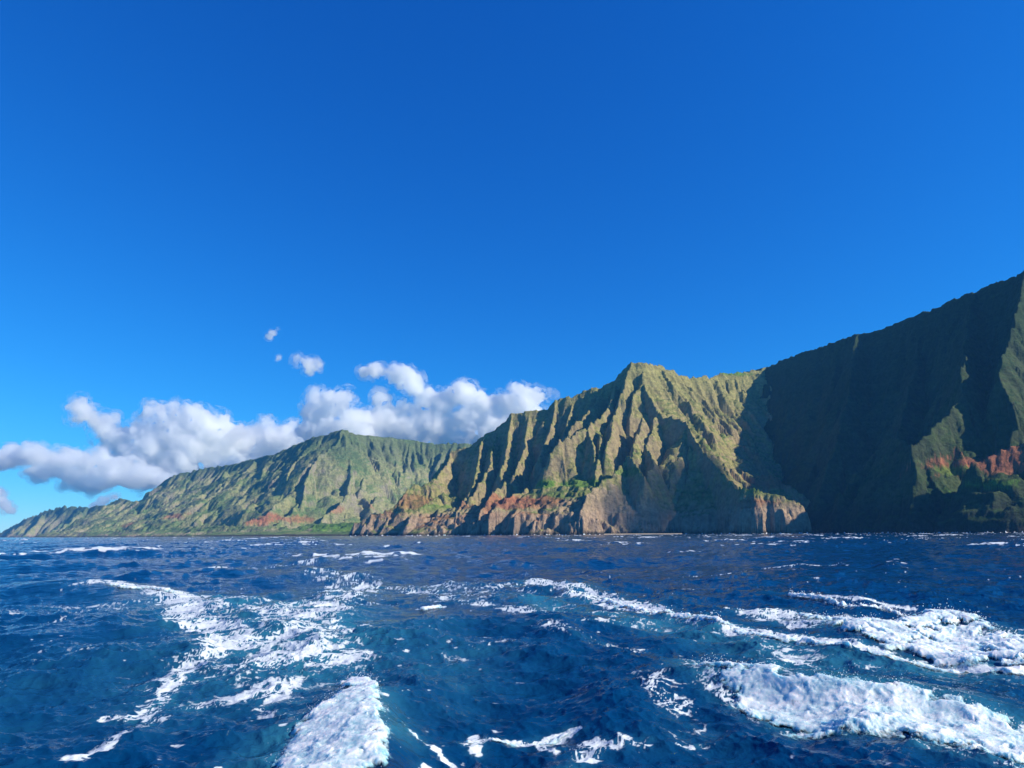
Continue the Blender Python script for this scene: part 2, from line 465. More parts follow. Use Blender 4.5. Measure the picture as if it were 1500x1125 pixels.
def samp(T, x, y, ang):
    h, dx, dy, L, N = T
    ca, sa = math.cos(ang), math.sin(ang)
    X = (x * ca + y * sa) / L * N; Y = (-x * sa + y * ca) / L * N
    xi = np.floor(X).astype(np.int64); yi = np.floor(Y).astype(np.int64)
    fx = (X - xi).astype(np.float32); fy = (Y - yi).astype(np.float32)
    x0 = xi % N; x1 = (xi + 1) % N; y0 = yi % N; y1 = (yi + 1) % N
    def g(a_):
        return (a_[y0, x0] * (1 - fx) * (1 - fy) + a_[y0, x1] * fx * (1 - fy) + a_[y1, x0] * (1 - fx) * fy + a_[y1, x1] * fx * fy)
    H, DX, DY = g(h), g(dx), g(dy)
    return H, DX * ca - DY * sa, DX * sa + DY * ca

TA = ocean_tile(310, 512, 9, 80, .45, math.radians(-75), 5, 4.2, 3)
TB = ocean_tile(71, 512, 1.6, 10, .115, math.radians(-55), 6, 3.6, 2)
TC = ocean_tile(17, 512, .14, 1.8, .032, math.radians(-80), 8, 3.3, 1.2)

def pdist(X, Y, P):
    """distance to a polyline, signed side and parameter 0..1"""
    P = np.array(P); best = np.full(X.shape, 1e9); bt = np.zeros(X.shape); sd_ = np.zeros(X.shape)
    seg = np.hypot(*(P[1:] - P[:-1]).T); tot = seg.sum(); cum = 0
    for i in range(len(P) - 1):
        ax, ay = P[i]; dx, dy = P[i + 1] - P[i]; L2 = dx * dx + dy * dy + 1e-9
        t = np.clip(((X - ax) * dx + (Y - ay) * dy) / L2, 0, 1)
        d = np.hypot(X - ax - t * dx, Y - ay - t * dy)
        m_ = d < best
        best = np.where(m_, d, best); bt = np.where(m_, (cum + t * seg[i]) / tot, bt)
        sd_ = np.where(m_, np.sign((X - ax) * dy - (Y - ay) * dx), sd_)
        cum += seg[i]
    return best, bt, sd_

# raised waves of the wake: crest (photo pixels seen at its height), height, width away, width toward the boat
WAVES = [
 ([(490, 985), (520, 990), (548, 1015), (566, 1050), (576, 1100), (570, 1160)], .42, .62, 1.4),
 ([(1005, 958), (1080, 972), (1180, 985), (1300, 992), (1420, 1002), (1560, 1012)], .62, 2.0, .95),
 ([(1130, 897), (1200, 900), (1270, 915), (1340, 912), (1400, 903), (1460, 912), (1540, 932)], .62, 1.6, 1.2),
 ([(1150, 868), (1200, 880), (1260, 891), (1345, 896)], .30, 1.2, .8),
 ([(560, 925), (620, 900), (680, 897), (760, 905)], .22, 2.6, 1.6),
 ([(0, 845), (90, 852), (150, 850), (200, 866)], .75, 5.0, 3.0),
 ([(-60, 935), (60, 932), (150, 938)], .40, 1.8, 1.1),
]
WP = [[on_plane(px, py, h_) for px, py in pts] for pts, h_, _, _ in WAVES]

def sea_point(X, Y):
    D = np.hypot(X, Y)
    fB = 1 - sstep(350, 800, D); fC = 1 - sstep(45, 110, D)
    h, dx, dy = samp(TA, X, Y, .3)
    amp = .45 + .55 * sstep(15, 60, D)      # the boat's wake flattens the sea right behind it
    h = h * amp; dx = dx * amp; dy = dy * amp
    hb, bx, by = samp(TB, X, Y, 1.0); hc, cx_, cy_ = samp(TC, X, Y, -.4)
    Z = h + hb * fB + hc * fC
    PX = X + 1.0 * dx + 1.0 * bx * fB + .9 * cx_ * fC
    PY = Y + 1.0 * dy + 1.0 * by * fB + .9 * cy_ * fC
    for (pts, hh, wa, wt), P in zip(WAVES, WP):
        d, t, sd_ = pdist(X, Y, P)
        w = np.where(sd_ < 0, wa, wt)
        prof = np.exp(-(d / w) ** 2) * hh * np.sin(np.pi * np.clip(t * .93 + .02, 0, 1)) ** .8
        Z = Z * (1 - .6 * np.exp(-(d / w) ** 2)) + prof
    return PX, PY, Z, h

# foam bands: polyline in photo pixels, half width (m), density, churned blue-green water
BANDS = [
 ([(165, 866), (230, 868), (275, 882)], 2.6, .80, .35), ([(275, 882), (255, 905), (300, 930), (350, 965)], 1.3, .80, .7),
 ([(60, 890), (160, 885), (230, 890)], 2.6, .42, .1), ([(-20, 925), (120, 905), (240, 895)], 1.2, .35, .1),
 ([(300, 880), (400, 905), (460, 930), (440, 975)], 4.2, .50, .9), ([(520, 850), (500, 880), (450, 905), (420, 925)], 3.4, .62, .5),
 ([(520, 945), (480, 955), (440, 975), (400, 990)], .9, .74, .5), ([(490, 925), (450, 930), (420, 950), (380, 965)], .9, .72, .7),
 ([(450, 960), (360, 990), (290, 1005)], .8, .60, .6), ([(300, 970), (260, 990), (230, 1010)], .8, .55, .5),
 ([(240, 1010), (225, 1040), (200, 1055), (150, 1055)], .42, .78, .35), ([(230, 1055), (170, 1085), (110, 1120)], .35, .60, .1),
 ([(260, 1040), (380, 1020), (430, 1030)], .6, .45, .6), ([(440, 1010), (380, 1040)], .3, .62, .2),
 ([(330, 832), (450, 826), (560, 822)], 4.0, .42, .1), ([(300, 832), (320, 829)], 2.2, .75, .1), ([(480, 838), (600, 860), (700, 880)], 4.0, .50, .2),
 ([(560, 850), (640, 870), (680, 890)], 3.0, .45, .3), ([(640, 855), (720, 862), (790, 858)], 2.6, .52, .3),
 ([(625, 902), (645, 900)], .8, .80, .1), ([(660, 878), (640, 892)], .6, .60, .1),
 ([(770, 850), (820, 862), (870, 882), (920, 892)], 2.0, .76, .55), ([(860, 880), (960, 905), (1060, 925), (1150, 946)], 1.25, .84, .7),
 ([(1140, 944), (1240, 958), (1340, 972), (1500, 985), (1560, 990)], .75, .90, .9),
 ([(780, 885), (900, 915), (1040, 935), (1200, 975), (1400, 990)], 1.5, .36, 1.0),
 ([(700, 895), (780, 905), (840, 920)], .9, .55, .1), ([(800, 940), (860, 950), (940, 965)], .8, .46, .1), ([(850, 930), (930, 930)], .7, .50, .2),
 ([(700, 1080), (735, 1075), (790, 1072), (840, 1062)], .22, .86, .5), ([(705, 1068), (715, 1090)], .16, .85, .5), ([(790, 1072), (820, 1085)], .15, .6, .4),
 ([(610, 1075), (650, 1090), (690, 1110), (700, 1130)], .16, .72, .3), ([(640, 1120), (720, 1122), (790, 1130)], .3, .62, .3),
 ([(1120, 905), (1200, 920), (1300, 935), (1500, 950), (1560, 955)], 1.9, .72, .5), ([(1090, 905), (1180, 925), (1260, 940)], 1.0, .55, .5),
 ([(1030, 975), (1060, 1010), (1110, 1035), (1200, 1060), (1330, 1070), (1450, 1100), (1540, 1120)], .50, .60, .5), ([(1050, 985), (1150, 1015), (1300, 1035), (1450, 1055), (1560, 1075)], 1.1, .35, 1.0), ([(430, 1110), (480, 1060), (530, 1040), (570, 1090)], .8, .3, 1.0),
 ([(1160, 875), (1200, 884), (1260, 893), (1345, 898)], .55, .95, .1), ([(1010, 868), (1150, 872)], .8, .42, .1),
 ([(950, 1000), (1000, 1030), (1060, 1080)], .9, .36, .1), ([(850, 1110), (880, 1080), (960, 1080)], .5, .42, .2), ([(1020, 1080), (1060, 1075)], .14, .7, .2),
 ([(1190, 850), (1196, 852)], .5, .9, .0), ([(1130, 829), (1215, 828)], 1.8, .72, 0), ([(985, 838), (1080, 843)], 1.2, .50, 0),
 ([(560, 1000), (700, 960), (760, 960)], 1.2, .25, .2),
]
BANDS += [([(520, 880), (420, 930), (330, 965)], 5.0, .34, .35), ([(540, 860), (700, 868), (860, 890)], 3.2, .36, .1), ([(480, 900), (500, 940), (440, 1000)], 2.2, .46, .3), ([(300, 990), (400, 1010), (470, 1000)], 1.2, .44, .3),
 ([(-40, 1000), (120, 1010), (220, 990)], 1.3, .26, .05), ([(380, 1040), (430, 1060)], .4, .5, .2)]
BP = [[on_plane(px, py, .05) for px, py in b_[0]] for b_ in BANDS]

def lace(X, Y):
    wx = fbm(X / 1.9, Y / 1.9, 4, 61) * 1.9; wy = fbm(X / 1.9, Y / 1.9, 4, 62) * 1.9
    r1 = 1 - np.abs(perlin((X + wx) / 1.9, (Y + wy) / 1.2, 63)) * 4.0
    r2 = 1 - np.abs(perlin((X + wx * .7) / .75, (Y + wy * .7) / .5, 64)) * 3.4
    r3 = 1 - np.abs(perlin((X + wx * .4) / .27, (Y + wy * .4) / .2, 65)) * 3.4
    r4 = 1 - np.abs(perlin((X + wx * .2) / .10, (Y + wy * .2) / .08, 67)) * 3.0
    f1 = fbm(X / 2.6, Y / 2.6, 4, 66)
    r = np.maximum(np.maximum(r1, .92 * r2 - .04), np.maximum(.85 * r3 - .1, .7 * r4 - .15))
    return np.clip(r, -1, 1) + .12 * r4, f1 + .5 * fbm(X / .9, Y / .7, 3, 68)

def foam_fields(X, Y, hA):
    F = np.zeros(X.shape); A = np.zeros(X.shape)
    near = Y < 220
    x, y = X[near], Y[near]
    f = np.zeros(x.shape); ae = np.zeros(x.shape)
    wob = fbm(x / 2.5, y / 2.5, 4, 71)
    for (pts, w, den, aer), P in zip(BANDS, BP):
        P_ = np.array(P)
        mk = (x > P_[:, 0].min() - 4 * w) & (x < P_[:, 0].max() + 4 * w) & (y > P_[:, 1].min() - 4 * w) & (y < P_[:, 1].max() + 4 * w)
        d, t, _ = pdist(x[mk], y[mk], P)
        q = np.clip(1.25 - d / w * (1 + .7 * wob[mk]), 0, 1)
        q = np.minimum(q * 1.2, 1) * np.clip(den + .05, 0, 1)
        f[mk] = np.maximum(f[mk], q)
        ae[mk] = np.maximum(ae[mk], np.exp(-(d / (w * 1.25) * (1 + .5 * wob[mk])) ** 2) * aer)
    L, mod = lace(x, y)
    f2 = f + .55 * mod * sstep(0, .3, f)
    thr = 1.24 - 1.12 * f2
    fo = np.where(f > .02, sstep(thr - .12, thr + .30, L), 0) * sstep(.04, .25, f) * (.62 + .38 * sstep(.35, .8, f2))
    # stray bubbles everywhere in the wake
    st = fbm(x / .5, y / .4, 3, 75) + .25 * fbm(x / 6, y / 6, 2, 76)
    fo = np.maximum(fo, sstep(.44, .60, st) * .8 * (1 - sstep(60, 110, y)))
    # thin veils of bubbles just under the surface
    veil = sstep(.25, .8, f) * sstep(-.25, .35, fbm((x + wob) / 1.1, (y + wob) / .8, 5, 77))
    F[near] = fo; A[near] = np.clip(ae * .58 + .40 * veil, 0, 1)
    # whitecaps on the open sea
    D = np.hypot(X, Y)
    cap = .75 * hA / .45 + 2.1 * fbm(X / 3.5, Y / 5, 3, 81) + 1.0 * fbm(X / 60, Y / 60, 2, 82) + .25 * sstep(-.1, .5, X / Y)
    cap = sstep(1.75, 2.2, cap) * sstep(40, 90, D)
    F = np.maximum(F, cap)
    return F, A

def water_material():
    m, n, l = new_mat('sea_water')
    out = n.new('ShaderNodeOutputMaterial'); b = n.new('ShaderNodeBsdfPrincipled')
    geo = n.new('ShaderNodeNewGeometry')
    fo = attr(n, 'foam'); ae = attr(n, 'aer')
    mix = n.new('ShaderNodeMix'); mix.data_type = 'RGBA'
    mix.inputs[6].default_value = (.0005, .033, .108, 1); mix.inputs[7].default_value = (.03, .18, .26, 1)
    l.new(ae.outputs['Fac'], mix.inputs[0])
    nz = n.new('ShaderNodeTexNoise'); nz.inputs['Scale'].default_value = 14.0; nz.inputs['Detail'].default_value = 6
    nz.inputs['Roughness'].default_value = .65
    l.new(geo.outputs['Position'], nz.inputs['Vector'])
    # fine break-up of the foam
    v = mathn(n, l, 'MULTIPLY', mathn(n, l, 'SUBTRACT', nz.outputs['Fac'], .5), 1.0)
    v = mathn(n, l, 'ADD', fo.outputs['Fac'], v)
    mr = n.new('ShaderNodeMapRange'); mr.interpolation_type = 'SMOOTHSTEP'
    mr.inputs['From Min'].default_value = .22; mr.inputs['From Max'].default_value = .90
    l.new(v, mr.inputs['Value'])
    gate = mathn(n, l, 'MULTIPLY', mr.outputs[0], mathn(n, l, 'MULTIPLY', fo.outputs['Fac'], 6.0, True))
    mix2 = n.new('ShaderNodeMix'); mix2.data_type = 'RGBA'
    mix2.inputs[7].default_value = (.60, .66, .70, 1)
    l.new(mix.outputs[2], mix2.inputs[6]); l.new(gate, mix2.inputs[0])
    l.new(mix2.outputs[2], b.inputs['Base Color'])
    l.new(mathn(n, l, 'ADD', mathn(n, l, 'MULTIPLY', gate, .6), .09), b.inputs['Roughness'])
    b.inputs['IOR'].default_value = 1.33
    b.inputs['Specular IOR Level'].default_value = .3
    far = n.new('ShaderNodeTexNoise'); far.inputs['Scale'].default_value = .55; far.inputs['Detail'].default_value = 6
    l.new(geo.outputs['Position'], far.inputs['Vector'])
    b1 = n.new('ShaderNodeBump'); b1.inputs['Strength'].default_value = .5; b1.inputs['Distance'].default_value = .032
    l.new(nz.outputs['Fac'], b1.inputs['Height'])
    b2 = n.new('ShaderNodeBump'); b2.inputs['Strength'].default_value = .7; b2.inputs['Distance'].default_value = .8
    l.new(far.outputs['Fac'], b2.inputs['Height']); l.new(b1.outputs[0], b2.inputs['Normal'])
    l.new(b2.outputs[0], b.inputs['Normal'])
    l.new(b.outputs[0], out.inputs['Surface'])
    return m

rows = []
r = 3.0
while r < 14500:
    rows.append(r)
    if r < 9: dr = .12
    elif r < 12: dr = .05
    elif r < 150: dr = max(.05, r * r / CAM_H * .00085)
    elif r < 700: dr = max(1.6, r * .008)
    else: dr = r * .015
    if r < 150 and dr > 1.6: dr = 1.6
    r += dr
rows = np.array(rows)
u = np.linspace(-1, 1, 1750)[None, :]
GYm = rows[:, None] + 0 * u; GXm = u * (rows[:, None] + 3)
PX, PY, PZ, hA = sea_point(GXm, GYm)
FO, AE = foam_fields(GXm, GYm, hA)
print('sea rows', len(rows))
SEA = water_material()
tag(grid_mesh('water', np.stack([PX, PY, PZ], -1), SEA, {'foam': FO, 'aer': AE}), kind='structure')

# ------------------------------------------------------------------ breaking white water
def poly_in(X, Y, P):
    """distance to the outline, positive inside"""
    P = np.array(P); d, _, _ = pdist(X, Y, np.vstack([P, P[:1]]))
    ins = np.zeros(X.shape, bool); n_ = len(P)
    for i in range(n_):
        x1, y1 = P[i]; x2, y2 = P[(i + 1) % n_]
        c = ((y1 > Y) != (y2 > Y)) & (X < (x2 - x1) * (Y - y1) / (y2 - y1 + 1e-9) + x1)
        ins ^= c
    return np.where(ins, d, -d)

m, n, l = new_mat('white_water'); WHITE = m
out = n.new('ShaderNodeOutputMaterial'); b = n.new('ShaderNodeBsdfPrincipled')
geo = n.new('ShaderNodeNewGeometry'); th = attr(n, 'thin')
nz = n.new('ShaderNodeTexNoise'); nz.inputs['Scale'].default_value = 11; nz.inputs['Detail'].default_value = 8; nz.inputs['Roughness'].default_value = .7
l.new(geo.outputs['Position'], nz.inputs['Vector'])
nb = n.new('ShaderNodeTexNoise'); nb.inputs['Scale'].default_value = 3.2; nb.inputs['Detail'].default_value = 7; nb.inputs['Roughness'].default_value = .62; nb.inputs['Distortion'].default_value = 1.2
l.new(geo.outputs['Position'], nb.inputs['Vector'])
mx = n.new('ShaderNodeMix'); mx.data_type = 'RGBA'
mx.inputs[6].default_value = (.68, .71, .73, 1); mx.inputs[7].default_value = (.22, .46, .54, 1)
f = mathn(n, l, 'ADD', mathn(n, l, 'ADD', th.outputs['Fac'], mathn(n, l, 'MULTIPLY', mathn(n, l, 'SUBTRACT', nb.outputs['Fac'], .52), 1.3)), mathn(n, l, 'MULTIPLY', mathn(n, l, 'SUBTRACT', nz.outputs['Fac'], .5), 1.2), True)
l.new(f, mx.inputs[0]); l.new(mx.outputs[2], b.inputs['Base Color'])
b.inputs['Roughness'].default_value = .5
ed = attr(n, 'edge')
al0 = mathn(n, l, 'ADD', mathn(n, l, 'MULTIPLY', ed.outputs['Fac'], 1.9), mathn(n, l, 'MULTIPLY', mathn(n, l, 'SUBTRACT', nz.outputs['Fac'], .56), 1.6))
al = mathn(n, l, 'ADD', al0, mathn(n, l, 'MULTIPLY', mathn(n, l, 'SUBTRACT', nb.outputs['Fac'], .53), 4.2), True)
l.new(al, b.inputs['Alpha'])
b.inputs['Subsurface Weight'].default_value = 1.0; b.inputs['Subsurface Scale'].default_value = .22
b.inputs['Subsurface Radius'].default_value = (.6, .9, 1.0)
bp = n.new('ShaderNodeBump'); bp.inputs['Strength'].default_value = .4; bp.inputs['Distance'].default_value = .03
l.new(nz.outputs['Fac'], bp.inputs['Height']); l.new(bp.outputs[0], b.inputs['Normal'])
l.new(b.outputs[0], out.inputs['Surface'])

def billow(x, y, sc_, seed):
    v = 0; a_ = 1.0; t = 0
    for i in range(5):
        v = v + a_ * (np.sqrt(perlin(x / sc_, y / sc_, seed + i * 5) ** 2 + .012) - .08); t += a_
        a_ *= .58; sc_ *= .47; x = x + 3.3
    return v / t * 1.9

BREAKERS = []
def breaker(label, pts, z, thick, edge, rag, holes=0.0, du=.0009, lump=.55, thin=.3, seed=0, line=None):
    P = [on_plane(px, py, z) for px, py in pts]
    Pa = np.array(P); pad = edge + rag + (line or 0) + .3
    y0, y1 = Pa[:, 1].min() - pad, Pa[:, 1].max() + pad
    uu = Pa[:, 0] / (Pa[:, 1] + 3)
    ua, ub = uu.min() - pad / y0, uu.max() + pad / y0
    nr = int(min(700, max(60, (y1 - y0) / max(.022, y0 * y0 / CAM_H * .0005))))
    Y = np.linspace(y0, y1, nr)[:, None] + np.zeros((1, int((ub - ua) / du)))
    X = np.linspace(ua, ub, Y.shape[1])[None, :] * (Y + 3)
    px_, py_, pz_, _ = sea_point(X, Y)
    if line: d, _, _ = pdist(X, Y, Pa); inside = line - d
    else: inside = poly_in(X, Y, Pa)
    n1 = fbm(X / (rag * 2.2), Y / (rag * 2.2), 6, 140 + seed, .74)
    q = inside + rag * 1.5 * n1
    hn = fbm(X / .9, Y / .7, 4, 150 + seed)
    q = q - holes * sstep(-.05, .45, hn) * edge * 3
    w = sstep(0, edge, q)
    bl = billow(X + .3 * n1, Y, lump, 160 + seed)
    T = thick * w * (.55 + .55 * bl) + .004
    keep = q > -.01
    nx_ = .05 * thick * w * fbm(X / .3, Y / .3, 3, 170 + seed)
    th_ = np.clip(thin + .9 * (.5 - bl) + .5 * (1 - w) - .25 * w + .5 * fbm(X / .8, Y / .6, 4, 180 + seed), 0, 1)
    o = grid_mesh('breaking_wave', np.stack([px_ + nx_, py_, pz_ + T], -1), WHITE, {'thin': th_, 'edge': w}, keep)
    tag(o, label, 'breaking wave')
    top = (w > .25) & (q < edge * 2.5)
    BREAKERS.append(np.stack([px_[top], py_[top], (pz_ + T)[top]], -1))
    return o

breaker('tall mound of white foam breaking at the bottom edge left of centre',
        [(400, 1110), (425, 1068), (455, 1045), (480, 1030), (495, 995), (512, 985), (540, 995), (562, 1020), (584, 1055), (596, 1095), (590, 1130), (575, 1175), (470, 1190), (385, 1160)],
        .25, .13, .30, .24, .5, lump=.45, thin=.5, seed=1)
breaker('long tumbling roll of white foam in the lower right under a green wave face',
        [(1018, 966), (1060, 982), (1120, 996), (1200, 1012), (1290, 1020), (1380, 1028), (1470, 1038), (1600, 1060), (1600, 1130), (1500, 1100), (1420, 1078), (1330, 1068), (1230, 1062),
         (1150, 1052), (1100, 1032), (1055, 1000)], .2, .14, .50, .30, .45, lump=.5, thin=.5, seed=2)
breaker('frothy white crest behind the long foam streak at the right edge',
        [(1160, 900), (1210, 900), (1260, 915), (1310, 922), (1350, 912), (1400, 905), (1450, 913), (1510, 932), (1600, 950), (1600, 968), (1450, 966), (1380, 960), (1310, 950), (1230, 930)],
        .35, .20, .9, .55, .95, lump=.6, thin=.4, seed=3)
breaker('thin curling white line of foam standing alone beyond the wake on the right',
        [(1158, 872), (1200, 882), (1235, 889), (1270, 894), (1310, 893), (1342, 898)], .3, .30, .35, .3, 0, lump=.7, thin=.1, seed=4, line=.30)
breaker('long white foam streak running from the middle distance to the right edge',
        [(880, 884), (960, 906), (1060, 927), (1150, 947), (1240, 960), (1340, 974), (1480, 986), (1600, 996)], .1, .13, .4, .5, .5, lump=.5, thin=.3, seed=5, line=.42)
breaker('small ragged patch of white foam at the bottom centre',
        [(700, 1078), (722, 1082), (745, 1078), (780, 1072), (810, 1070), (838, 1062)], .05, .07, .12, .14, .4, lump=.25, thin=.25, seed=6, line=.10)
breaker('little white crest toppling in the middle of the wake',
        [(622, 903), (635, 901), (645, 898)], .15, .22, .2, .25, 0, lump=.4, thin=.1, seed=7, line=.22)
breaker('white foam ridge at the top left end of the left wake arm',
        [(165, 868), (190, 870), (215, 869), (250, 873)], .15, .22, .4, .5, .4, lump=.6, thin=.2, seed=8, line=.5)

# spray thrown up by the breakers
rp = np.random.RandomState(4)
V = []; Fc = []
for cloud_, cnt in zip(BREAKERS[:5], (1000, 1900, 1000, 200, 200)):
    pk = cloud_[rp.randint(0, len(cloud_), cnt)]
    D = np.hypot(pk[:, 0], pk[:, 1])
    pk = pk + rp.normal(0, 1, pk.shape) * np.array([.10, .10, .0]) ; pk[:, 2] += np.abs(rp.exponential(.07, cnt)) + .02
    rr_ = rp.uniform(.003, .010, cnt) * np.clip(D / 16, .8, 2.2)
    for p_, r_ in zip(pk, rr_):
        k = len(V)
        V += [(p_[0] + a_[0] * r_, p_[1] + a_[1] * r_, p_[2] + a_[2] * r_ * 1.3) for a_ in ((1, 0, 0), (-1, 0, 0), (0, 1, 0), (0, -1, 0), (0, 0, 1), (0, 0, -1))]
        Fc += [(k, k + 2, k + 4), (k + 2, k + 1, k + 4), (k + 1, k + 3, k + 4), (k + 3, k, k + 4), (k + 2, k, k + 5), (k + 1, k + 2, k + 5), (k + 3, k + 1, k + 5), (k, k + 3, k + 5)]
me = bpy.data.meshes.new('spray'); me.from_pydata(V, [], Fc)
ea = me.attributes.new('edge', 'FLOAT', 'POINT'); ea.data.foreach_set('value', np.ones(len(V), np.float32)); me.materials.append(WHITE)
o = bpy.data.objects.new('spray', me); sc.collection.objects.link(o)
tag(o, 'fine drops of spray flying over the breaking foam', 'spray', kind='stuff')

# ------------------------------------------------------------------ beaches
m, n, l = new_mat('sand')
out = n.new('ShaderNodeOutputMaterial'); b = n.new('ShaderNodeBsdfPrincipled')
nz = n.new('ShaderNodeTexNoise'); nz.inputs['Scale'].default_value = .08; nz.inputs['Detail'].default_value = 6
cr = n.new('ShaderNodeValToRGB'); cr.color_ramp.elements[0].color = (.36, .28, .18, 1); cr.color_ramp.elements[1].color = (.50, .41, .28, 1)
g_ = n.new('ShaderNodeNewGeometry'); l.new(g_.outputs['Position'], nz.inputs['Vector']); l.new(nz.outputs['Fac'], cr.inputs[0])
l.new(cr.outputs[0], b.inputs['Base Color']); b.inputs['Roughness'].default_value = .9; l.new(b.outputs[0], out.inputs[0])
def beach(p0, p1, D0, D1, w, top):
    nn = 60
    t = np.linspace(0, 1, nn)[None, :]; v = np.linspace(0, 1, 12)[:, None]
    A_ = at(p0, 780, D0); B_ = at(p1, 780, D1)
    ww = w * np.sin(np.pi * np.clip(t, .03, .97)) ** .4
    X = A_[0] + (B_[0] - A_[0]) * t + 0 * v; Y = A_[1] + (B_[1] - A_[1]) * t + v * ww + 14 * fbm(t * 3 + 0 * v, 0 * t + 0 * v, 2, 99)
    Z = -1 + (top + 1) * v ** .7 + 0 * t
    tag(grid_mesh('beach', np.stack([X, Y, Z], -1), m), kind='structure')
beach(885, 1000, 2640, 2610, 40, 3.6)
beach(530, 690, 3420, 3020, 70, 8)

# ------------------------------------------------------------------ clouds
m, n, l = new_mat('cloud_vapour'); CLOUD = m
out = n.new('ShaderNodeOutputMaterial'); pv = n.new('ShaderNodeVolumePrincipled')
pv.inputs['Color'].default_value = (.990, .998, .994, 1)
pv.inputs['Density'].default_value = .0075
pv.inputs['Anisotropy'].default_value = .4
geo = n.new('ShaderNodeNewGeometry'); nz = n.new('ShaderNodeTexNoise')
nz.inputs['Scale'].default_value = .0021; nz.inputs['Detail'].default_value = 4; nz.inputs['Roughness'].default_value = .6
l.new(geo.outputs['Position'], nz.inputs['Vector'])
l.new(mathn(n, l, 'MULTIPLY', mathn(n, l, 'MULTIPLY', mathn(n, l, 'SUBTRACT', nz.outputs['Fac'], .38), 6.0, True), .010), pv.inputs['Density'])
m.cycles.volume_step_rate = .5
l.new(pv.outputs[0], out.inputs['Volume'])
CD = 17500.0
m, n, l = new_mat('cloud_fringe'); FRINGE = m
out = n.new('ShaderNodeOutputMaterial'); pv = n.new('ShaderNodeVolumePrincipled')
pv.inputs['Color'].default_value = (.990, .998, .994, 1); pv.inputs['Anisotropy'].default_value = .4
geo = n.new('ShaderNodeNewGeometry'); nz = n.new('ShaderNodeTexNoise')
nz.inputs['Scale'].default_value = .0034; nz.inputs['Detail'].default_value = 5; nz.inputs['Roughness'].default_value = .65
l.new(geo.outputs['Position'], nz.inputs['Vector'])
l.new(mathn(n, l, 'MULTIPLY', mathn(n, l, 'MULTIPLY', mathn(n, l, 'SUBTRACT', nz.outputs['Fac'], .47), 6.0, True), .0032), pv.inputs['Density'])
m.cycles.volume_step_rate = .5
l.new(pv.outputs[0], out.inputs['Volume'])

def perlin3(p, seed=0):
    i_ = np.floor(p).astype(np.int64); f_ = p - i_
    w_ = f_ * f_ * f_ * (f_ * (f_ * 6 - 15) + 10)
    def g(dx, dy, dz):
        h = PERM[(PERM[(PERM[(i_[:, 0] + dx + seed * 131) & 4095] + i_[:, 1] + dy) & 4095] + i_[:, 2] + dz) & 4095]
        a_ = h * 0.7531; c_ = (h % 997) / 498.5 - 1; s_ = np.sqrt(1 - c_ * c_)
        return np.cos(a_) * s_ * (f_[:, 0] - dx) + np.sin(a_) * s_ * (f_[:, 1] - dy) + c_ * (f_[:, 2] - dz)
    L = lambda a_, b_, t: a_ + (b_ - a_) * t
    return 1.5 * L(L(L(g(0,0,0), g(1,0,0), w_[:,0]), L(g(0,1,0), g(1,1,0), w_[:,0]), w_[:,1]),
             L(L(g(0,0,1), g(1,0,1), w_[:,0]), L(g(0,1,1), g(1,1,1), w_[:,0]), w_[:,1]), w_[:,2])

